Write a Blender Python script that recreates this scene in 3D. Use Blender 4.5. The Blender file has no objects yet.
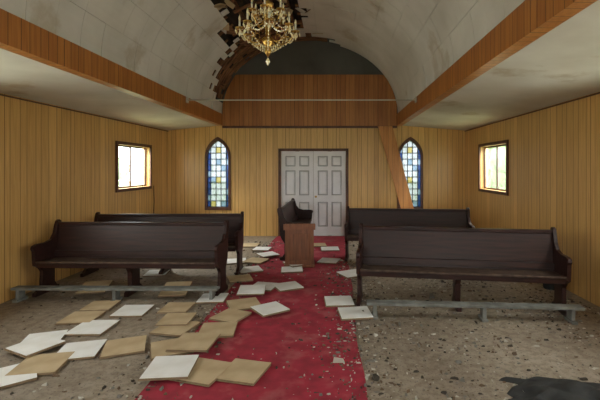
import bpy, bmesh, math, random
from mathutils import Vector, Matrix
random.seed(7)
scene = bpy.context.scene
try:
    scene.view_settings.view_transform='Standard'
except Exception: pass
XL, XR, YB, YF = -4.05, 3.11, 9.64, -1.8
VC, VA, VH, VZ = -0.63, 2.12, 1.75, 2.93   # vault centre x, half width, rise, spring z
BL, BR = VC-VA, VC+VA
ZW, ZI = 2.53, 2.67

# ------------------------------------------------------------ materials
def newmat(name):
    m = bpy.data.materials.new(name); m.use_nodes = True
    nt = m.node_tree
    return m, nt, nt.nodes["Principled BSDF"]
def mat(name, c1, c2=None, rough=0.7, scale=4.0, metallic=0.0, bump=0.0, stretch=(1,1,1), detail=6, lo=0.35, hi=0.65, spec=None, stain=None, sscale=0.75, slo=0.60, shi=0.66, samt=0.55):
    m, nt, b = newmat(name)
    b.inputs["Roughness"].default_value = rough
    b.inputs["Metallic"].default_value = metallic
    if spec is not None: b.inputs["Specular IOR Level"].default_value = spec
    if c2 is None: c2 = tuple(x*0.8 for x in c1)
    tc = nt.nodes.new("ShaderNodeTexCoord"); mp = nt.nodes.new("ShaderNodeMapping")
    mp.inputs["Scale"].default_value = stretch
    n = nt.nodes.new("ShaderNodeTexNoise"); n.inputs["Scale"].default_value = scale; n.inputs["Detail"].default_value = detail
    r = nt.nodes.new("ShaderNodeValToRGB")
    r.color_ramp.elements[0].position = lo; r.color_ramp.elements[0].color = (*c2,1)
    r.color_ramp.elements[1].position = hi; r.color_ramp.elements[1].color = (*c1,1)
    L = nt.links.new
    L(tc.outputs["Object"], mp.inputs["Vector"]); L(mp.outputs[0], n.inputs["Vector"])
    L(n.outputs["Fac"], r.inputs["Fac"])
    if stain:
        n2 = nt.nodes.new("ShaderNodeTexNoise"); n2.inputs["Scale"].default_value=sscale; n2.inputs["Detail"].default_value=9; n2.inputs["Roughness"].default_value=0.6
        L(tc.outputs["Object"], n2.inputs["Vector"])
        r2 = nt.nodes.new("ShaderNodeValToRGB"); e=r2.color_ramp.elements
        e[0].position=slo; e[0].color=(0,0,0,1); e[1].position=shi; e[1].color=(samt,samt,samt,1)
        e3=r2.color_ramp.elements.new(shi+0.04); e3.color=(samt*.5,samt*.5,samt*.5,1)
        L(n2.outputs["Fac"], r2.inputs[0])
        mx=nt.nodes.new("ShaderNodeMix"); mx.data_type='RGBA'; mx.inputs[7].default_value=(*stain,1)
        L(r2.outputs[0],mx.inputs[0]); L(r.outputs[0],mx.inputs[6]); L(mx.outputs[2],b.inputs["Base Color"])
    else:
        L(r.outputs[0], b.inputs["Base Color"])
    if bump:
        bp = nt.nodes.new("ShaderNodeBump"); bp.inputs["Strength"].default_value = bump; bp.inputs["Distance"].default_value = 0.01
        L(n.outputs["Fac"], bp.inputs["Height"]); L(bp.outputs[0], b.inputs["Normal"])
    return m
def panel_mat(name, base, dark, groove, axis, period, cuts, gw, rough=0.38, seed=0):
    """vertical-groove sheet panelling; grooves along Z, pattern repeats along `axis`"""
    m, nt, b = newmat(name); L = nt.links.new
    b.inputs["Roughness"].default_value = rough
    tc = nt.nodes.new("ShaderNodeTexCoord"); sp = nt.nodes.new("ShaderNodeSeparateXYZ")
    L(tc.outputs["Object"], sp.inputs[0])
    d = nt.nodes.new("ShaderNodeMath"); d.operation = 'DIVIDE'; d.inputs[1].default_value = period
    L(sp.outputs[axis], d.inputs[0])
    f = nt.nodes.new("ShaderNodeMath"); f.operation = 'FRACT'; L(d.outputs[0], f.inputs[0])
    rg = nt.nodes.new("ShaderNodeValToRGB"); cr = rg.color_ramp; cr.interpolation = 'CONSTANT'
    cr.elements[0].position = 0; cr.elements[0].color = (1,1,1,1)
    cr.elements[1].position = min(0.999, gw/period); cr.elements[1].color = (0,0,0,1)
    for c in cuts:
        e = cr.elements.new(c); e.color = (1,1,1,1)
        e = cr.elements.new(c+gw/period*0.8); e.color = (0,0,0,1)
    L(f.outputs[0], rg.inputs[0])
    rt = nt.nodes.new("ShaderNodeValToRGB"); ct = rt.color_ramp; ct.interpolation = 'CONSTANT'
    rnd = random.Random(seed)
    ct.elements[0].position = 0; v = rnd.random(); ct.elements[0].color = (v,v,v,1)
    ct.elements[1].position = cuts[0]; v = rnd.random(); ct.elements[1].color = (v,v,v,1)
    for c in cuts[1:]:
        e = ct.elements.new(c); v = rnd.random(); e.color = (v,v,v,1)
    L(f.outputs[0], rt.inputs[0])
    mp = nt.nodes.new("ShaderNodeMapping"); mp.inputs["Scale"].default_value = (18,18,0.9)
    n = nt.nodes.new("ShaderNodeTexNoise"); n.inputs["Scale"].default_value = 2.0; n.inputs["Detail"].default_value = 8; n.inputs["Distortion"].default_value=0.6
    L(tc.outputs["Object"], mp.inputs[0]); L(mp.outputs[0], n.inputs["Vector"])
    ad = nt.nodes.new("ShaderNodeMath"); ad.operation='MULTIPLY_ADD'; ad.inputs[1].default_value=0.55
    L(rt.outputs[0], ad.inputs[0]); 
    n2 = nt.nodes.new("ShaderNodeMath"); n2.operation='MULTIPLY_ADD'; n2.inputs[1].default_value=1.9; n2.inputs[2].default_value=-0.65
    L(n.outputs["Fac"], n2.inputs[0]); L(n2.outputs[0], ad.inputs[2])
    mx = nt.nodes.new("ShaderNodeMix"); mx.data_type='RGBA'; mx.clamp_factor=True
    mx.inputs[6].default_value=(*base,1); mx.inputs[7].default_value=(*dark,1); L(ad.outputs[0], mx.inputs[0])
    m2 = nt.nodes.new("ShaderNodeMix"); m2.data_type='RGBA'
    m2.inputs[7].default_value=(*groove,1); L(rg.outputs[0], m2.inputs[0]); L(mx.outputs[2], m2.inputs[6])
    L(m2.outputs[2], b.inputs["Base Color"])
    return m
cutsW = [0.07,0.2,0.29,0.42,0.5,0.62,0.75,0.83,0.93]
Y1,Y2,YG = (0.74,0.46,0.165),(0.54,0.31,0.10),(0.28,0.15,0.045)
M_wallx = panel_mat("yellow_panelling_x",Y1,Y2,YG,0,1.22,cutsW,0.011,seed=3)
M_wally = panel_mat("yellow_panelling_y",Y1,Y2,YG,1,1.22,cutsW,0.011,seed=5)
cutsB = [0.1,0.22,0.31,0.45,0.55,0.68,0.78,0.9]
O1,O2,OG = (0.52,0.215,0.055),(0.34,0.12,0.030),(0.12,0.045,0.015)
M_beamy = panel_mat("orange_panelling_y",O1,O2,OG,1,1.0,cutsB,0.010,seed=1)
M_beamx = panel_mat("orange_panelling_x",tuple(x*.9 for x in O1),tuple(x*.9 for x in O2),OG,0,1.0,cutsB,0.010,seed=2)
M_loose = panel_mat("orange_panelling_loose",(0.60,0.27,0.08),(0.42,0.16,0.04),OG,0,1.0,cutsB,0.006,seed=8)
M_tilew = mat("vault_tile_white",(0.74,0.72,0.69),(0.60,0.58,0.54),0.75,1.3,stain=(0.42,0.34,0.24))
M_soffit = mat("soffit_board",(0.66,0.63,0.57),(0.50,0.46,0.40),0.75,0.9,bump=0.1,stain=(0.34,0.24,0.13))
M_lath = mat("exposed_lath",(0.34,0.16,0.07),(0.10,0.05,0.028),0.9,3.2,stretch=(1,6,1),bump=0.6)
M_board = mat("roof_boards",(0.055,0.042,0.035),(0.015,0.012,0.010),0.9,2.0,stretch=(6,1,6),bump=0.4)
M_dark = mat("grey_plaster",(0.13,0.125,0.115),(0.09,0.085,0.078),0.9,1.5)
M_pew = mat("dark_walnut",(0.036,0.012,0.009),(0.016,0.006,0.005),0.42,3,stretch=(1,12,12),spec=0.3)
M_seat = mat("dusty_walnut",(0.10,0.065,0.047),(0.03,0.015,0.011),0.6,9,spec=0.3)
M_frame = mat("brown_trim",(0.13,0.048,0.022),(0.07,0.028,0.015),0.5,5)
M_white = mat("door_white",(0.82,0.81,0.83),(0.74,0.73,0.75),0.5,3)
M_groove_shade = mat("door_groove_shade",(0.42,0.41,0.42),None,0.7,3)  # shade in the door's panel grooves, painted as a darker grey
M_brass = mat("aged_brass",(0.62,0.40,0.12),(0.38,0.22,0.06),0.3,20,metallic=1)
M_crys = mat("crystal",(0.85,0.75,0.5),(0.75,0.62,0.35),0.12,30,spec=0.9)
M_cand = mat("candle_sleeve",(0.75,0.70,0.55),None,0.5,5)
M_grey = mat("grey_paint",(0.20,0.205,0.19),(0.11,0.11,0.10),0.7,9)
M_tin = mat("tile_face",(0.82,0.82,0.82),(0.74,0.73,0.71),0.7,6)
M_tan = mat("tile_back",(0.52,0.40,0.25),(0.42,0.31,0.18),0.9,5,bump=0.1)
M_edge = mat("tile_edge",(0.25,0.17,0.10),None,0.9,6)
M_lect = mat("lectern_oak",(0.27,0.10,0.042),(0.15,0.052,0.022),0.42,3,stretch=(10,10,1))
M_metal = mat("tie_rod_metal",(0.6,0.58,0.5),None,0.5,6)
M_black = mat("matte_black",(0.02,0.02,0.02),(0.01,0.01,0.01),0.8,12,bump=0.6)
M_lead = mat("lead_came",(0.03,0.03,0.03),None,0.6,6)
# glass
def glass(name,col,trans=0.5):
    m,nt,b = newmat(name); nt.nodes.remove(b); L=nt.links.new
    out = nt.nodes["Material Output"]
    t = nt.nodes.new("ShaderNodeBsdfTransparent"); t.inputs[0].default_value=(*col,1)
    s = nt.nodes.new("ShaderNodeBsdfTranslucent"); s.inputs[0].default_value=(*col,1)
    g = nt.nodes.new("ShaderNodeBsdfGlossy"); g.inputs["Roughness"].default_value=0.15
    n = nt.nodes.new("ShaderNodeTexNoise"); n.inputs["Scale"].default_value=8
    mu= nt.nodes.new("ShaderNodeMath"); mu.operation='MULTIPLY'; mu.inputs[1].default_value=trans*2; mu.use_clamp=True
    L(n.outputs["Fac"],mu.inputs[0])
    a = nt.nodes.new("ShaderNodeMixShader"); L(mu.outputs[0],a.inputs[0]); L(t.outputs[0],a.inputs[1]); L(s.outputs[0],a.inputs[2])
    c = nt.nodes.new("ShaderNodeMixShader"); c.inputs[0].default_value=0.04; L(a.outputs[0],c.inputs[1]); L(g.outputs[0],c.inputs[2])
    L(c.outputs[0],out.inputs[0]); return m
G_clear = glass("window_glass",(0.95,0.97,0.95),0.03)
G_white = glass("stained_white",(0.235,0.245,0.265),0.75)
G_blue = glass("stained_blue",(0.012,0.026,0.085),0.7)
G_teal = glass("stained_teal",(0.09,0.125,0.165),0.7)
G_amb = glass("stained_amber",(0.19,0.155,0.06),0.7)
# floor
def floor_mat():
    m,nt,b = newmat("worn_floor"); L=nt.links.new; b.inputs["Roughness"].default_value=0.6
    tc=nt.nodes.new("ShaderNodeTexCoord")
    def noise(scale,det,st=(1,1,1)):
        mp=nt.nodes.new("ShaderNodeMapping"); mp.inputs["Scale"].default_value=st
        n=nt.nodes.new("ShaderNodeTexNoise"); n.inputs["Scale"].default_value=scale; n.inputs["Detail"].default_value=det
        L(tc.outputs["Object"],mp.inputs[0]); L(mp.outputs[0],n.inputs["Vector"]); return n
    def ramp(n,a,b_,ca,cb):
        r=nt.nodes.new("ShaderNodeValToRGB"); e=r.color_ramp.elements
        e[0].position=a;e[0].color=(*ca,1);e[1].position=b_;e[1].color=(*cb,1); L(n.outputs["Fac"],r.inputs[0]); return r
    r1=ramp(noise(0.9,8),0.35,0.65,(0.225,0.18,0.135),(0.35,0.295,0.235))
    r2=ramp(noise(14,8),0.42,0.62,(1,1,1),(0.66,0.62,0.57))
    r3=ramp(noise(55,4),0.56,0.66,(1,1,1),(0.5,0.46,0.42))
    m1=nt.nodes.new("ShaderNodeMix"); m1.data_type='RGBA'; m1.blend_type='MULTIPLY'; m1.inputs[0].default_value=0.85
    L(r1.outputs[0],m1.inputs[6]); L(r2.outputs[0],m1.inputs[7])
    m2=nt.nodes.new("ShaderNodeMix"); m2.data_type='RGBA'; m2.blend_type='MULTIPLY'; m2.inputs[0].default_value=0.85
    L(m1.outputs[2],m2.inputs[6]); L(r3.outputs[0],m2.inputs[7])
    L(m2.outputs[2],b.inputs["Base Color"]); return m
M_floor=floor_mat()
M_carpet=mat("red_carpet",(0.37,0.020,0.045),(0.24,0.014,0.030),0.95,7,bump=0.3,detail=10,stain=(0.30,0.17,0.14),sscale=3.5,slo=0.52,shi=0.68,samt=0.38)
M_grass=mat("grass",(0.30,0.40,0.18),(0.20,0.28,0.11),0.9,3)
M_leaf=mat("foliage",(0.36,0.48,0.22),(0.12,0.18,0.07),0.9,2.5,detail=10,bump=1)

# ------------------------------------------------------------ mesh builder
class B:
    def __init__(s,name): s.name=name; s.bm=bmesh.new(); s.mats=[]
    def mi(s,m):
        if m not in s.mats: s.mats.append(m)
        return s.mats.index(m)
    def box(s,x0,x1,y0,y1,z0,z1,m,M=None):
        p=[Vector(v) for v in ((x0,y0,z0),(x1,y0,z0),(x1,y1,z0),(x0,y1,z0),(x0,y0,z1),(x1,y0,z1),(x1,y1,z1),(x0,y1,z1))]
        return s.hexa(p,m,M)
    def hexa(s,p,m,M=None):
        p=[Vector(v) for v in p]
        if M: p=[M@v for v in p]
        v=[s.bm.verts.new(q) for q in p]; k=s.mi(m)
        for f in ((3,2,1,0),(4,5,6,7),(0,1,5,4),(1,2,6,5),(2,3,7,6),(3,0,4,7)):
            s.bm.faces.new([v[i] for i in f]).material_index=k
    def prism(s,pts,d,m,M=None):
        """pts: list of 3D points of a polygon, extruded by vector d"""
        d=Vector(d); a=[Vector(p) for p in pts]; b=[p+d for p in a]
        if M: a=[M@p for p in a]; b=[M@p for p in b]
        va=[s.bm.verts.new(p) for p in a]; vb=[s.bm.verts.new(p) for p in b]; k=s.mi(m); n=len(a)
        s.bm.faces.new(va[::-1]).material_index=k; s.bm.faces.new(vb).material_index=k
        for i in range(n):
            s.bm.faces.new((va[i],va[(i+1)%n],vb[(i+1)%n],vb[i])).material_index=k
    def tube(s,path,r,m,seg=8):
        k=s.mi(m); rings=[]; path=[Vector(p) for p in path]
        for i,p in enumerate(path):
            t=(path[min(i+1,len(path)-1)]-path[max(i-1,0)]).normalized()
            u=t.cross(Vector((0,0,1)) if abs(t.z)<0.9 else Vector((1,0,0))).normalized(); w=t.cross(u)
            rr=r[i] if isinstance(r,(list,tuple)) else r
            rings.append([s.bm.verts.new(p+(u*math.cos(a)+w*math.sin(a))*rr) for a in [2*math.pi*j/seg for j in range(seg)]])
        for a,b in zip(rings,rings[1:]):
            for j in range(seg):
                f=s.bm.faces.new((a[j],a[(j+1)%seg],b[(j+1)%seg],b[j])); f.material_index=k; f.smooth=True
        s.bm.faces.new(rings[0][::-1]).material_index=k; s.bm.faces.new(rings[-1]).material_index=k
    def lathe(s,c,prof,m,seg=16):
        s.tube([(c[0],c[1],c[2]+z) for z,_ in prof],[r for _,r in prof],m,seg)
    def octa(s,c,rx,rz,m):
        k=s.mi(m); c=Vector(c)
        t=s.bm.verts.new(c+Vector((0,0,rz))); b=s.bm.verts.new(c-Vector((0,0,rz)))
        r=[s.bm.verts.new(c+Vector((rx*math.cos(a),rx*math.sin(a),0))) for a in (0,1.57,3.14,4.71)]
        for i in range(4):
            s.bm.faces.new((t,r[i],r[(i+1)%4])).material_index=k; s.bm.faces.new((b,r[(i+1)%4],r[i])).material_index=k
    def done(s,loc=(0,0,0),rot=(0,0,0),bevel=0):
        bmesh.ops.recalc_face_normals(s.bm,faces=s.bm.faces)
        me=bpy.data.meshes.new(s.name); s.bm.to_mesh(me); s.bm.free()
        for m in s.mats: me.materials.append(m)
        o=bpy.data.objects.new(s.name,me); scene.collection.objects.link(o)
        o.location=loc; o.rotation_euler=rot
        if bevel:
            md=o.modifiers.new("bevel","BEVEL"); md.width=bevel; md.segments=2; md.limit_method='ANGLE'; md.angle_limit=math.radians(40)
        return o

# ------------------------------------------------------------ shell
def wall(name,axis,pos,thick,a0,a1,z1,openings,m):
    """openings: (a,b,zb,ztopfunc,N)"""
    b=B(name)
    def pr(u0,u1,zb0,zb1,zt0,zt1):
        if axis=='x': # runs along x at y=pos
            b.hexa([(u0,pos,zb0),(u1,pos,zb1),(u1,pos+thick,zb1),(u0,pos+thick,zb0),(u0,pos,zt0),(u1,pos,zt1),(u1,pos+thick,zt1),(u0,pos+thick,zt0)],m)
        else:
            b.hexa([(pos,u0,zb0),(pos+thick,u0,zb0),(pos+thick,u1,zb1),(pos,u1,zb1),(pos,u0,zt0),(pos+thick,u0,zt0),(pos+thick,u1,zt1),(pos,u1,zt1)],m)
    cur=a0
    for (a,c,zb,zt,N) in sorted(openings,key=lambda o:o[0]):
        pr(cur,a,0,0,z1,z1)
        if zb>0: pr(a,c,0,0,zb,zb)
        for i in range(N):
            u0=a+(c-a)*i/N; u1=a+(c-a)*(i+1)/N
            pr(u0,u1,zt(u0),zt(u1),z1,z1)
        cur=c
    pr(cur,a1,0,0,z1,z1)
    return b.done()
# gothic arch: half width h, spring zs, apex za
def arch_hw(z,h,zs,za):
    if z<=zs: return h
    H=za-zs; R=(h*h+H*H)/(2*h); d=R-h
    return max(0.0,math.sqrt(max(R*R-(z-zs)**2,0))-d)
def arch_z(x,h,zs,za):
    H=za-zs; R=(h*h+H*H)/(2*h); d=R-h
    return zs+math.sqrt(max(R*R-(abs(x)+d)**2,0))
AH,AS,AA,AB=0.275,1.90,2.33,0.67
AW=[-2.845,1.79]
DX0,DX1,DZ=-1.33,0.24,2.05
ops=[(c-AH,c+AH,AB,(lambda u,c=c:arch_z(u-c,AH,AS,AA)),24) for c in AW]+[(DX0,DX1,0,lambda u:DZ,1)]
wall("wall_back",'x',YB,0.16,XL-0.16,XR+0.16,2.70,ops,M_wallx)
WL=(7.40,8.68,1.25,2.08); WR=(7.26,8.60,1.20,2.09)
SL=[WL,(0.6,1.9,1.2,2.09),(3.0,4.3,1.2,2.09)]  # all but WL are unseen windows, added to light the near end
SR=[WR,(0.6,1.9,1.2,2.09),(2.9,4.2,1.2,2.09)]  # likewise, only WR is in view; the others are added for light
wall("wall_left",'y',XL,-0.16,YF,YB,2.60,[(a,b,z0,(lambda u,z=z1:z),1) for a,b,z0,z1 in SL],M_wally)
wall("wall_right",'y',XR,0.16,YF,YB,2.60,[(a,b,z0,(lambda u,z=z1:z),1) for a,b,z0,z1 in SR],M_wally)
FW=[(-2.9,-1.5,0.9,2.2),(0.3,1.7,0.9,2.2)]  # unseen windows added behind the camera to let light in
wall("wall_front",'x',YF,-0.16,XL-0.16,XR+0.16,5.0,[(a,b,z0,(lambda u,z=z1:z),1) for a,b,z0,z1 in FW],M_wallx)
b=B("floor"); b.box(XL-0.16,XR+0.16,YF-0.16,YB+0.16,-0.15,0,M_floor); b.done()
# soffits and beams
b=B("ceiling_side_left"); b.hexa([(XL-0.16,YF,ZW),(BL+0.02,YF,ZI),(BL+0.02,YB+0.05,ZI),(XL-0.16,YB+0.05,ZW),(XL-0.16,YF,ZW+0.12),(BL+0.02,YF,ZI+0.12),(BL+0.02,YB+0.05,ZI+0.12),(XL-0.16,YB+0.05,ZW+0.12)],M_soffit); b.done()
b=B("ceiling_side_right"); b.hexa([(BR-0.02,YF,ZI),(XR+0.16,YF,ZW),(XR+0.16,YB+0.05,ZW),(BR-0.02,YB+0.05,ZI),(BR-0.02,YF,ZI+0.12),(XR+0.16,YF,ZW+0.12),(XR+0.16,YB+0.05,ZW+0.12),(BR-0.02,YB+0.05,ZI+0.12)],M_soffit); b.done()
for nm,x0,x1 in (("trim_beam_left",BL-0.10,BL+0.03),("trim_beam_right",BR-0.03,BR+0.10)):
    b=B(nm); b.box(x0,x1,YF,YB,ZI-0.012,VZ+0.005,M_beamy); b.done()
b=B("trim_crown_left"); b.box(XL,XL+0.012,YF,YB,2.515,2.533,M_frame); b.done()
b=B("trim_crown_right"); b.box(XR-0.012,XR,YF,YB,2.515,2.533,M_frame); b.done()
# vault
def vp(t,off=0): return VC-(VA+off)*math.cos(t), VZ+(VH+off)*math.sin(t)
NT=15
ts=[math.pi*i/600 for i in range(601)]; acc=[0]
for i in range(600):
    p=vp(ts[i]);q=vp(ts[i+1]); acc.append(acc[-1]+math.hypot(q[0]-p[0],q[1]-p[1]))
def tof(s):
    s=max(0,min(s,acc[-1]))
    for i in range(600):
        if acc[i+1]>=s: return ts[i]+(ts[i+1]-ts[i])*(s-acc[i])/(acc[i+1]-acc[i]+1e-9)
    return math.pi
AL=acc[-1]; TS=AL/NT
def missing(s,y):
    """s arc position in tiles (0..15), y centre; ragged"""
    n=random.uniform(-.35,.35)
    if 4.0+n*.6<s<7.4+n*.5 and 5.0<y<8.75: return True
    if 4.0<s<6.6+n and y>8.6: return True
    if 0.8<s<8.9+n and y>9.05+n*.5+ (0.12 if s>6.5 else 0): return True
    if 1.0<s<5.6 and y>8.45+n*.9+(.15 if s<2.5 else 0): return True
    if 3.2<s<5.0 and y>7.5+n: return random.random()<.65
    return False
b=B("ceiling_vault")
NY=30; ty=(YB-YF)/NY
for i in range(NT):
    for j in range(NY):
        sagt=random.uniform(-0.002,0.002); g=0.002
        if random.random()<.06: sagt=-.012
        Y0=YF+j*ty
        sub=3 if Y0>5.5 else 1
        for a in range(sub):
            for c in range(sub):
                s0=i+a/sub; s1=i+(a+1)/sub; y0=Y0+ty*c/sub; y1=Y0+ty*(c+1)/sub
                if sub>1 and missing((s0+s1)/2,(y0+y1)/2): continue
                a0=s0*TS+(g if a==0 else 0); a1=s1*TS-(g if a==sub-1 else 0)
                yy0=y0+(g if c==0 else 0); yy1=y1-(g if c==sub-1 else 0)
                if y1>YB-0.01: yy1=YB
                K=4 if sub==1 else 2
                S=[a0+(a1-a0)*k/K for k in range(K+1)]
                lo=[vp(tof(s),sagt) for s in S]; hi=[vp(tof(s),0.018) for s in S]
                pts=[(x,yy0,z) for x,z in lo]+[(x,yy0,z) for x,z in reversed(hi)]
                b.prism(pts,(0,yy1-yy0,0),M_tilew)
# torn pieces hanging from the edge of the hole
for q in range(26):
    s=random.choice([random.uniform(3.6,4.6),random.uniform(6.6,7.8),random.uniform(1.5,8.5)]); y=random.uniform(6.5,8.9) if s<4.7 or s>6.6 else random.uniform(8.7,9.2)
    if 1.4<s<3.3 or s>7.9: y=random.uniform(8.6,9.2)
    x,z=vp(tof(s*TS),-.01); w_=random.uniform(.05,.13); h_=random.uniform(.05,.14)
    M=Matrix.Translation((x,y,z))@Matrix.Rotation(random.uniform(-.8,.8),4,'Y')@Matrix.Rotation(random.uniform(-.9,.9),4,'X')@Matrix.Rotation(random.uniform(0,3),4,'Z')
    b.prism([(-w_,-h_*.6,0),(w_*.8,-h_,0),(w_,h_*.5,0),(0,h_,0),(-w_*.7,h_*.7,0)],(0,0,.012),random.choice((M_tilew,M_lath,M_tan)),M)
b.done()
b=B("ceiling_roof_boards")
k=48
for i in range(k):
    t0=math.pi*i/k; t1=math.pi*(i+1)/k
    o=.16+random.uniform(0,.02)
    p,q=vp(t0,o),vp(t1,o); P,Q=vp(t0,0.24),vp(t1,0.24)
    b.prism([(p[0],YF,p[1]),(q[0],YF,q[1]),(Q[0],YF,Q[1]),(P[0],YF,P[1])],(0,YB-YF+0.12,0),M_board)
ys=[4.6+.42*j for j in range(10)]+[8.5+.12*j for j in range(10)]
for y in ys:
    for i in range(3,27):
        t0=math.pi*i/k; t1=math.pi*(i+1)/k
        if random.random()<(0.10 if y>8.4 else .35): continue
        dr=random.uniform(0,.03)
        p,q=vp(t0,0.03-dr*.3),vp(t1,0.03-dr*.1); P,Q=vp(t0,0.06-dr*.2),vp(t1,0.06-dr*.1)
        b.prism([(p[0],y,p[1]),(q[0],y,q[1]),(Q[0],y,Q[1]),(P[0],y,P[1])],(random.uniform(-.01,.01),0.045+random.uniform(0,.04),0),M_lath)
for t in (1.02,1.16,1.30,1.44):
    p=vp(t,.07); b.box(p[0]-.02,p[0]+.02,4.8,YB,p[1],p[1]+.09,M_lath)
b.box(BL-0.26,BL-0.02,YF,YB+0.1,VZ-0.12,VZ+0.10,M_lath); b.box(BR+0.02,BR+0.26,YF,YB+0.1,VZ-0.12,VZ+0.10,M_lath)
b.done()
# upper gable wall (grey) + wood panelling
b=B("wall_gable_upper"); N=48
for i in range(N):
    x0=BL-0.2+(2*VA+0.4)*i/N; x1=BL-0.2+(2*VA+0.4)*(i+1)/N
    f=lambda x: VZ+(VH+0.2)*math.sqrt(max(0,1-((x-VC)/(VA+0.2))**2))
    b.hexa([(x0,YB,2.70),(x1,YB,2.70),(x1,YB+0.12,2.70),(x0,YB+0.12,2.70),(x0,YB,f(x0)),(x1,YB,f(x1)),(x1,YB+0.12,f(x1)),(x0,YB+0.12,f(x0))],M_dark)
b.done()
b=B("trim_gable_panelling"); N=40
for i in range(N):
    x0=BL+0.03+(2*VA-0.06)*i/N; x1=BL+0.03+(2*VA-0.06)*(i+1)/N
    f=lambda x: min(3.88,VZ+(VH-0.01)*math.sqrt(max(0,1-((x-VC)/(VA-0.01))**2)))
    b.hexa([(x0,YB-0.05,2.64),(x1,YB-0.05,2.64),(x1,YB,2.64),(x0,YB,2.64),(x0,YB-0.05,f(x0)),(x1,YB-0.05,f(x1)),(x1,YB,f(x1)),(x0,YB,f(x0))],M_beamx)
b.box(BL+0.03,BR-0.03,YB-0.07,YB,2.60,2.65,M_frame)
b.done()
# tie rod
b=B("tie_rod"); b.tube([(BL+0.03,7.3,2.88),(BR-0.03,7.3,2.88)],0.011,M_metal); 
for x in (BL+0.03,BR-0.045): b.box(x,x+0.015,7.25,7.35,2.83,2.93,M_metal)
b.done()

# ------------------------------------------------------------ windows
def side_window(name,x,sgn,y0,y1,z0,z1):
    b=B(name); w=0.06
    xa,xb=(x,x+0.03) if sgn<0 else (x-0.03,x)
    b.box(xa,xb,y0-w,y1+w,z1,z1+w,M_frame); b.box(xa,xb,y0-w,y1+w,z0-w,z0,M_frame)
    b.box(xa,xb,y0-w,y0,z0,z1,M_frame); b.box(xa,xb,y1,y1+w,z0,z1,M_frame)
    m=x+(-0.09 if sgn<0 else 0.09); s=0.03
    b.box(m-0.015,m+0.015,y0,y1,z1-s,z1,M_frame); b.box(m-0.015,m+0.015,y0,y1,z0,z0+s,M_frame)
    for yy in (y0,(y0+y1)/2-s/2,y1-s): b.box(m-0.015,m+0.015,yy,yy+s,z0+s,z1-s,M_frame)
    b.box(m-0.003,m+0.003,y0+s,y1-s,z0+s,z1-s,G_clear)
    b.done()
n=1
for i,(a,c,z0,z1) in enumerate(SL): side_window("window_%d"%n,XL,-1,a,c,z0,z1); n+=1
for i,(a,c,z0,z1) in enumerate(SR): side_window("window_%d"%n,XR,1,a,c,z0,z1); n+=1
for (a,c,z0,z1) in FW:
    b=B("window_%d"%n); n+=1; w=0.06
    b.box(a-w,c+w,YF,YF+0.03,z1,z1+w,M_frame); b.box(a-w,c+w,YF,YF+0.03,z0-w,z0,M_frame)
    b.box(a-w,a,YF,YF+0.03,z0,z1,M_frame); b.box(c,c+w,YF,YF+0.03,z0,z1,M_frame)
    b.box((a+c)/2-0.02,(a+c)/2+0.02,YF-0.1,YF-0.06,z0,z1,M_frame); b.box(a,c,YF-0.082,YF-0.078,z0,z1,G_clear); b.done()
for c in AW:
    b=B("window_%d"%n); n+=1
    def outline(h,zs,za,zb,N=14):
        L=[(-h,zb)]+[(-arch_hw(zs+(za-zs)*math.sin(i/N*math.pi/2),h,zs,za),zs+(za-zs)*math.sin(i/N*math.pi/2)) for i in range(N+1)]
        R=[(-x,z) for x,z in reversed(L[:-1])]
        return L+R
    o=outline(AH+0.035,AS,AA+0.06,AB-0.04); q=outline(AH-0.02,AS,AA-0.04,AB+0.03)
    m=len(o)
    for i in range(m):
        j=(i+1)%m
        P=[o[i],o[j],q[j],q[i]]
        b.prism([(c+x,YB-0.03,z) for x,z in P],(0,0.12,0),M_frame)
    yg=YB+0.05; hi=AH-0.02; zb=AB+0.03; za=AA-0.04
    cols=[-hi,-hi+0.07,-0.06,0.06,hi-0.07,hi]
    rows=[zb+(za-zb)*i/11 for i in range(12)]
    pat=["bawtb","twwwb","bwwwt","bwwwb","btawb","twwwb","bwwtb","bwtwt","bwwwb","twawb","bwwwb"]
    MM={'b':G_blue,'w':G_white,'a':G_amb,'t':G_teal}
    def cl(x,z):
        h=arch_hw(z,hi,AS,za); return max(-h,min(h,x))
    for r in range(11):
        for k in range(5):
            sub=3
            for s_ in range(sub):
                z0=rows[r]+(rows[r+1]-rows[r])*s_/sub; z1=rows[r]+(rows[r+1]-rows[r])*(s_+1)/sub
                a,bb=cl(cols[k],z0),cl(cols[k+1],z0); a1,b1=cl(cols[k],z1),cl(cols[k+1],z1)
                if bb-a<0.002: continue
                if b1-a1<0.0005: b1=a1+0.0005
                f=[b.bm.verts.new((c+x,yg,z)) for x,z in ((a,z0),(bb,z0),(b1,z1),(a1,z1))]
                ch=pat[r][k]
                b.bm.faces.new(f).material_index=b.mi(MM[ch])
        h=arch_hw(rows[r],hi,AS,za)
        if h>0.03: b.box(c-h,c+h,yg-0.008,yg+0.008,rows[r]-0.009,rows[r]+0.009,M_lead)
    for x in cols[1:-1]:
        zt=arch_z(x,hi,AS,za); b.box(c+x-0.008,c+x+0.008,yg-0.008,yg+0.008,zb,zt,M_lead)
    b.done()

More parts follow.
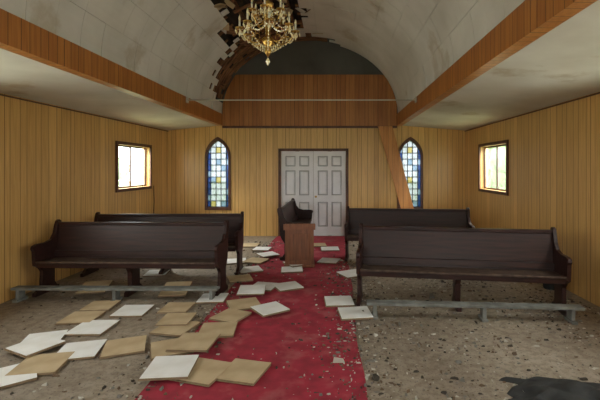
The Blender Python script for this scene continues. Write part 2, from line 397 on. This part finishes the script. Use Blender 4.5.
# ------------------------------------------------------------ double door
b=B("door_1")
w=0.06
b.box(DX0-w,DX0,YB-0.03,YB,0,DZ+w,M_frame); b.box(DX1,DX1+w,YB-0.03,YB,0,DZ+w,M_frame)
b.box(DX0-w,DX1+w,YB-0.03,YB,DZ,DZ+w,M_frame)
mid=(DX0+DX1)/2
for (a,c) in ((DX0+0.006,mid-0.003),(mid+0.003,DX1-0.006)):
    y0,y1=YB+0.02,YB+0.07; st=0.10
    b.box(a,a+st,y0,y1,0.004,DZ-0.004,M_white); b.box(c-st,c,y0,y1,0.004,DZ-0.004,M_white)
    cx=(a+c)/2; b.box(cx-0.045,cx+0.045,y0,y1,0.01,DZ-0.01,M_white)
    for z0,z1 in ((0.004,0.22),(0.82,0.98),(1.58,1.68),(1.93,DZ-0.004)):
        b.box(a+st,cx-0.045,y0,y1,z0,z1,M_white); b.box(cx+0.045,c-st,y0,y1,z0,z1,M_white)
    b.box(a+st,c-st,y0+0.04,y1,0.01,DZ-0.01,M_groove_shade)
    for z0,z1 in ((0.22,0.82),(0.98,1.58),(1.68,1.93)):
        for (p,q) in ((a+st,cx-0.045),(cx+0.045,c-st)):
            e=0.028
            b.hexa([(p+.016,y0+.045,z0+.016),(q-.016,y0+.045,z0+.016),(q-.016,y0+.045,z1-.016),(p+.016,y0+.045,z1-.016),
                    (p+e+.008,y0+.015,z0+e+.008),(q-e-.008,y0+.015,z0+e+.008),(q-e-.008,y0+.015,z1-e-.008),(p+e+.008,y0+.015,z1-e-.008)],M_white)
b.box(mid-.03,mid+.03,YB+.071,YB+.09,0,DZ,M_frame)
b.box(DX0,DX0+.03,YB+.071,YB+.09,0,DZ,M_frame); b.box(DX1-.03,DX1,YB+.071,YB+.09,0,DZ,M_frame)
b.box(DX0,DX1,YB+.071,YB+.09,DZ-.03,DZ,M_frame); b.box(DX0,DX1,YB+.071,YB+.09,0,.03,M_frame)
b.tube([(mid+0.06,YB+0.03,0.95),(mid+0.06,YB-0.0,0.95),(mid+0.06,YB-0.03,0.95)],[0.012,0.012,0.028],M_brass)
b.done(bevel=0.003)

# ------------------------------------------------------------ carpet
b=B("carpet_runner")
N=60
def edge(y,ph): return 0.012*math.sin(y*2.1+ph)+0.008*math.sin(y*5.3+ph*2)
for i in range(N):
    y0=YF+0.1+(YB-0.06-YF-0.1)*i/N; y1=YF+0.1+(YB-0.06-YF-0.1)*(i+1)/N
    b.hexa([(-1.42+edge(y0,0),y0,0),(0.21+edge(y0,2),y0,0),(0.21+edge(y1,2),y1,0),(-1.42+edge(y1,0),y1,0),
            (-1.42+edge(y0,0),y0,0.008),(0.21+edge(y0,2),y0,0.008),(0.21+edge(y1,2),y1,0.008),(-1.42+edge(y1,0),y1,0.008)],M_carpet)
b.done()

# ------------------------------------------------------------ pews
END=[(-.23,.585),(-.25,.615),(-.24,.65),(-.18,.665),(-.02,.665),(.08,.69),(.135,.76),(.165,.87),(.19,.92),(.225,.935),(.255,.915),(.255,.86),(.235,.75),(.22,.60),(.21,.44),(.17,.36),(.13,.30),(.13,.12),(.17,.06),(.215,.05),(.215,0),(-.215,0),(-.215,.05),(-.17,.06),(-.10,.12),(-.09,.30),(-.14,.36),(-.215,.40),(-.225,.50)]
def pew(loc,rz,length):
    b=B("pew"); h=length/2
    for s in (-1,1):
        x=s*h-(0.045 if s>0 else 0)
        b.prism([(x,y,z) for y,z in END],(0.045,0,0),M_pew)
    a=h-0.045
    b.hexa([(-a,.125,.42),(a,.125,.42),(a,.15,.42),(-a,.15,.42),(-a,.20,.86),(a,.20,.86),(a,.225,.86),(-a,.225,.86)],M_pew)
    b.box(-a,a,.18,.245,.86,.90,M_pew)
    b.hexa([(-a,.105,.46),(a,.105,.46),(a,.13,.46),(-a,.13,.46),(-a,.115,.53),(a,.115,.53),(a,.14,.53),(-a,.14,.53)],M_pew)
    b.hexa([(-a,-.22,.43),(a,-.22,.43),(a,.14,.405),(-a,.14,.405),(-a,-.22,.455),(a,-.22,.455),(a,.14,.43),(-a,.14,.43)],M_seat)
    b.box(-a,a,-.205,-.18,.37,.43,M_pew)
    b.box(-a,a,.10,.125,.34,.42,M_pew)
    b.prism([(-.03,y,z) for y,z in [(-.18,.41),(-.10,.30),(-.09,.10),(-.18,.05),(-.18,0),(.18,0),(.18,.05),(.11,.10),(.11,.30),(.15,.41)]],(0.06,0,0),M_pew)
    b.box(-a*.8,a*.8,.18,.26,.56,.57,M_pew); b.box(-a*.8,a*.8,.25,.26,.57,.64,M_pew)
    return b.done(loc,(0,0,rz),bevel=0.006)
def pew_pts(xl,yl,xr,yr):
    L=math.hypot(xr-xl,yr-yl); a=math.atan2(yr-yl,xr-xl)
    c=Vector(((xl+xr)/2,(yl+yr)/2,0))+Vector((math.sin(a),-math.cos(a),0))*0.22
    return pew(c,a,L)
pew_pts(-3.84,5.50,-1.47,5.45)
pew_pts(-3.85,6.43,-1.50,6.50)
pew_pts(0.30,5.12,2.62,4.78)
pew_pts(0.20,7.40,2.38,7.15)
pew((-0.78,8.18,0.009),math.radians(90),2.25)   # turned lengthwise in the aisle, facing +x

# ------------------------------------------------------------ lectern
b=B("lectern")
b.box(-.25,.25,-.18,.18,0,.05,M_lect)
b.box(-.225,.225,-.155,.155,.05,.62,M_lect)
b.box(-.235,-.17,-.17,-.155,.05,.62,M_lect); b.box(.17,.235,-.17,-.155,.05,.62,M_lect)
b.box(-.17,.17,-.17,-.155,.05,.12,M_lect); b.box(-.17,.17,-.17,-.155,.55,.62,M_lect)
b.hexa([(-.26,-.2,.62),(.26,-.2,.62),(.26,.2,.62),(-.26,.2,.62),(-.26,-.2,.72),(.26,-.2,.72),(.26,.2,.64),(-.26,.2,.64)],M_lect)
b.box(-.26,.26,.19,.21,.63,.67,M_lect)
b.done((-0.61,6.72,0.008),(0,0,math.radians(4)),bevel=0.005)

# ------------------------------------------------------------ kneelers
def kneeler(x0,y0,x1,y1,legs):
    b=B("kneeler"); L=math.hypot(x1-x0,y1-y0); h=L/2
    b.box(-h,h,-.06,.06,.14,.17,M_grey)
    for f in legs:
        x=-h+L*f
        b.box(x-.02,x+.02,-.055,.055,.03,.14,M_grey); b.box(x-.03,x+.03,-.09,.09,0,.03,M_grey)
    b.done(((x0+x1)/2,(y0+y1)/2,0),(0,0,math.atan2(y1-y0,x1-x0)),bevel=0.004)
kneeler(-3.98,4.95,-1.45,4.93,(0.03,0.5,0.97))
kneeler(0.34,4.42,2.62,4.26,(0.04,0.55,0.95))

# ------------------------------------------------------------ fallen ceiling tiles
def px(u,v):
    Y=656.0/(v-168); return (u-336)*Y/400,Y
tiles=[(95,292,10,'t',1,9),(101,307,5,'t',0,0),(82,319,-5,'t',0,0),(133,312,8,'w',0,0),(93,329,-8,'w',0,0),(176,295,2,'t',1,14),(177,309,-6,'t',0,0),(177,323,3,'t',1,0),(176,330,-8,'t',0,0),
(213,300,10,'w',0,0),(252,294,14,'w',1,2),(264,288,-12,'w',0,0),(288,288,20,'w',0,0),(244,306,25,'t',0,0),(231,318,-15,'t',0,0),(270,313,30,'w',1,0),(339,303,0,'w',0,0),(355,315,12,'w',0,0),
(218,332,0,'t',0,0),(195,347,-10,'t',1,0),(172,350,30,'t',0,0),(43,341,16,'w',0,0),(36,350,-25,'w',1,0),(80,352,14,'w',0,0),(125,348,28,'t',0,0),(42,366,12,'t',0,0),(8,378,30,'w',0,0),
(171,373,8,'w',1,0),(203,374,-12,'t',0,0),(244,374,-8,'t',0,0),(292,271,5,'w',0,0),(297,266,30,'w',1,0),(329,262,-5,'w',0,0),(250,271,15,'w',0,0),(256,262,-20,'t',0,0),(236,262,10,'w',0,0),
(240,280,20,'t',0,0),(330,250,10,'w',0,0),(262,250,0,'w',0,0),(268,257,30,'w',1,0),(157,274,5,'w',0,0),(352,275,20,'w',0,0),(250,246,0,'t',0,0),(318,246,12,'t',0,0)]
for (u,v,r,c,lay,tilt) in tiles:
    x,y=px(u,v); b=B("fallen_square_tile"); s=random.uniform(.158,.178)
    h=.024
    b.box(-s,s,-s,s,0,h-.006,M_edge); b.box(-s,s,-s,s,h-.006,h,M_tin if c=='w' else M_tan)
    b.box(-s-.010,s-.010,-s-.010,s-.010,.005,.013,M_edge)
    z=(0.009 if -1.65<x<0.4 else 0.001)+lay*0.026+(s*math.sin(math.radians(tilt)))
    b.done((x,y,z+random.uniform(0,.002)),(math.radians(tilt),math.radians(random.uniform(-.6,.6)),math.radians(r+random.uniform(-9,9))),bevel=0.0015)

# ------------------------------------------------------------ leaning board, small wall items
b=B("fallen_panel_board")
p0=Vector((1.15,9.38,2.62)); p1=Vector((1.83,9.22,0.02))
b.hexa([p1+Vector((-.14,-.02,0)),p1+Vector((.14,-.02,0)),p1+Vector((.14,.01,0)),p1+Vector((-.14,.01,0)),
        p0+Vector((-.17,-.02,0)),p0+Vector((.17,-.02,0)),p0+Vector((.17,.01,0)),p0+Vector((-.17,.01,0))],M_loose)
b.done()
b=B("hanging_cable"); b.tube([(XL+.03,8.82,1.25),(XL+.035,8.83,.9),(XL+.03,8.81,.5),(XL+.04,8.83,.02)],.008,M_black,6); b.done()
b=B("waste_bin"); b.tube([(2.92,5.45,0.0),(2.92,5.45,.02),(2.92,5.45,.22),(2.92,5.45,.24)],[.085,.09,.11,.12],M_black,16); b.done()

# ------------------------------------------------------------ chandelier
b=B("chandelier"); C=Vector((-0.63,3.70,0.05))
b.lathe((C.x,C.y,4.60),[(0,.02),(.03,.06),(.075,.07)],M_brass)
z=3.26
while z<4.60:
    i=int(round((z-3.26)/.035)); 
    ring=[]
    for k in range(9):
        a=2*math.pi*k/8; ring.append((C.x+(.010*math.cos(a) if i%2 else 0),C.y+(0 if i%2 else .010*math.cos(a)),z+.022*math.sin(a)))
    b.tube(ring,.0028,M_brass,5); z+=.035
b.lathe((C.x,C.y,2.67),[(0,.005),(.02,.02),(.05,.035),(.08,.02),(.12,.05),(.15,.06),(.18,.03),(.24,.02),(.28,.035),(.32,.02),(.42,.016),(.46,.05),(.49,.055),(.51,.02),(.60,.010)],M_brass)
b.octa((C.x,C.y,2.625),.022,.04,M_crys)
def swag(p,q,drop,n,r):
    p=Vector(p);q=Vector(q)
    for k in range(n+1):
        t=k/n; v=p.lerp(q,t); v.z-=drop*4*t*(1-t); b.octa(v,r,r*1.3,M_crys)
def tier(R,z0,n,ph,cup):
    tips=[]
    for k in range(n):
        a=2*math.pi*k/n+ph; d=Vector((math.cos(a),math.sin(a),0)); path=[]
        for s in range(13):
            t=s/12; path.append(C+d*(0.03+(R-.03)*t)+Vector((0,0,z0-.07*math.sin(t*math.pi*1.05)+.05*t*t)))
        b.tube(path,.0065,M_brass,6); tip=path[-1]; tips.append(tip)
        sc=[C+d*(R*.55+.035*math.cos(q))+Vector((0,0,z0+.03+.035*math.sin(q))) for q in [x*.5 for x in range(0,11)]]
        b.tube(sc,.004,M_brass,5)
        if cup:
            b.lathe(tip,[(-.005,.008),(.0,.035),(.008,.042),(.012,.012),(.02,.012)],M_brass,10)
            b.lathe(tip,[(.02,.009),(.075,.009)],M_cand,8)
            b.lathe(tip,[(.075,.007),(.09,.011),(.105,.008),(.125,.002)],M_crys,8)
            for m in range(5):
                q=2*math.pi*m/5; b.octa(tip+Vector((.038*math.cos(q),.038*math.sin(q),-.025)),.007,.022,M_crys)
        b.octa(tip+Vector((0,0,-.045)),.012,.034,M_crys)
    return tips
t1=tier(.255,2.80,8,.2,True); t2=tier(.15,2.96,6,.5,True)
top=C+Vector((0,0,3.10))
for i in range(8): swag(t1[i],t1[(i+1)%8],.07,11,.0085)
for i in range(8): swag(t1[i],C+Vector((0,0,2.66)),.04,11,.008)
for i in range(8): swag(t1[i],C+Vector((0,0,2.72)),.07,11,.008)
for i in range(6): swag(t2[i],top,.02,7,.008); swag(t2[i],t2[(i+1)%6],.04,6,.008)
for i in range(8): swag(t1[i]+Vector((0,0,.01)),top,.10,12,.007)
b.done()

# ------------------------------------------------------------ debris
b=B("plaster_debris"); rd=random.Random(11)
dm=[mat("debris_light",(.50,.47,.41),None,.9,9),mat("debris_brown",(.14,.09,.055),None,.9,9),mat("debris_grey",(.19,.175,.155),None,.9,9),mat("debris_dark",(.05,.04,.03),None,.9,9)]
def chip(x,y,s,z,m):
    k=b.mi(m); n=rd.choice((3,4,5)); a0=rd.random()*6
    h=s*rd.uniform(.2,.8); ex=rd.uniform(.5,1.6)
    lo=[b.bm.verts.new((x+s*ex*rd.uniform(.5,1.3)*math.cos(a0+6.283*i/n),y+s/ex*rd.uniform(.5,1.2)*math.sin(a0+6.283*i/n),z)) for i in range(n)]
    hi=[b.bm.verts.new((v.co.x*.75+x*.25,v.co.y*.75+y*.25,z+h*rd.uniform(.4,1.4))) for v in lo]
    b.bm.faces.new(hi).material_index=k; b.bm.faces.new(lo[::-1]).material_index=k
    for i in range(n): b.bm.faces.new((lo[i],lo[(i+1)%n],hi[(i+1)%n],hi[i])).material_index=k
clus=[(rd.uniform(.1,2.9),rd.uniform(2.4,8)) for _ in range(30)]
for i in range(9000):
    q=rd.random()
    if q<.34: x=rd.uniform(.2,3.0); y=rd.uniform(2.2,9.0)
    elif q<.56: cx,cy=rd.choice(clus); x=rd.gauss(cx,.16); y=rd.gauss(cy,.22)
    elif q<.69: x=rd.gauss(.18,.20); y=rd.uniform(2.3,7)
    elif q<.80: x=rd.gauss(-1.42,.16); y=rd.uniform(2.3,9)
    elif q<.85: x=rd.uniform(-1.3,.2); y=rd.uniform(2.4,9)
    else: x=rd.uniform(-3.9,-1.3); y=rd.uniform(2.5,9)
    if not(-3.95<x<3.0 and 2.0<y<9.5): continue
    s=min(.03,abs(rd.gauss(0,.0085))+.003)
    if rd.random()<.02 and x>0: s*=2.2
    z=.0085 if -1.45<x<.25 else .0005
    chip(x,y,s,z,rd.choices(dm,(3,4,4,4))[0])
b.done()
# rumpled dark sheet at lower right
b=B("rumpled_dark_sheet"); k=b.mi(M_black); n=26; g=[]
for i in range(n+1):
    row=[]
    for j in range(n+1):
        u=i/n; v=j/n; e=min(u,1-u,v,1-v)
        zz=.004+min(1,e*6)*(.03+.02*math.sin(u*17+v*5)*math.sin(v*13)+.015*math.sin(u*31+2*v))
        row.append(b.bm.verts.new((1.26+1.1*u+.08*math.sin(v*9)+.05*math.sin(v*23),2.42+.66*v+.05*math.sin(u*8)+.03*math.sin(u*25),max(.004,zz))))
    g.append(row)
for i in range(n):
    for j in range(n):
        f=b.bm.faces.new((g[i][j],g[i+1][j],g[i+1][j+1],g[i][j+1])); f.material_index=k; f.smooth=True
b.done()

# ------------------------------------------------------------ outdoors
b=B("ground_outside"); b.box(-60,60,-60,60,-0.4,-0.3,M_grass); b.done()
def tree(x,y,h,r,seed):
    rr=random.Random(seed); b=B("tree")
    b.tube([(0,0,-.3),(0.05,0,h*.3),(0,.05,h*.6)],[.22,.16,.08],M_frame,8)
    for i in range(14):
        a=rr.random()*6.28; d=rr.random()*r*.7; c=Vector((d*math.cos(a),d*math.sin(a),h*rr.uniform(.12,.9)))
        res=bmesh.ops.create_icosphere(b.bm,subdivisions=3,radius=r*rr.uniform(.35,.6))
        k=b.mi(M_leaf)
        for v in res["verts"]:
            v.co=v.co*(1+.22*math.sin(v.co.x*7+i)*math.sin(v.co.y*8)*math.sin(v.co.z*9+i)+rr.uniform(-.08,.08))+c
        for v in res["verts"]:
            for f in v.link_faces: f.material_index=k
    b.done((x,y,0))
for i,(x,y,h,r) in enumerate([(9,16,6,3),(12,21,7,3.2),(8,23,6,3),(14,14,7,3.5),(16,28,8,4),(-30,50,4.2,3.2)]): tree(x,y,h,r,i)

# ------------------------------------------------------------ lights
w=bpy.data.worlds.new("World"); scene.world=w; w.use_nodes=True
bg=w.node_tree.nodes["Background"]; bg.inputs[0].default_value=(0.90,0.96,1,1); bg.inputs[1].default_value=7.0
def area(name,loc,tgt,sx,sy,e,col=(1,.97,.92)):
    l=bpy.data.lights.new(name,'AREA'); l.shape='RECTANGLE'; l.size=sx; l.size_y=sy; l.energy=e; l.color=col
    o=bpy.data.objects.new(name,l); scene.collection.objects.link(o); o.location=loc
    o.rotation_euler=(Vector(tgt)-Vector(loc)).to_track_quat('-Z','Y').to_euler(); return o
for (a,c,z0,z1) in FW: area("sky_fill_front",((a+c)/2,YF-.3,1.7),((a+c)/2,5,1.4),1.3,1.2,32)  # added lamps outside the unseen front windows, standing in for sky light
for y in (1.25,3.65): area("sky_fill_left",(XL-.3,y,1.75),(0,y+1.0,1.3),1.2,.9,40)  # added fill lamps outside the unseen left windows
for y in (1.25,3.55): area("sky_fill_right",(XR+.3,y,1.75),(0,y+1.0,1.3),1.2,.9,40)  # added fill lamps outside the unseen right windows
area("sky_fill_left",(XL-1.3,8.0,3.0),(XL+1.2,7.8,.7),1.6,1.0,750)  # lamp added out of sight above the left window to boost its daylight
area("sky_fill_right",(XR+1.3,7.9,3.0),(XR-1.2,7.7,.7),1.6,1.0,520)  # same added boost above the right window

cam=bpy.data.cameras.new("Camera"); co=bpy.data.objects.new("Camera",cam); scene.collection.objects.link(co)
co.location=(0,0,1.64); co.rotation_euler=(math.pi/2,0,0); cam.lens=24; cam.sensor_width=36
cam.shift_x=-36/600; cam.shift_y=-32/600; cam.clip_start=.05
scene.camera=co
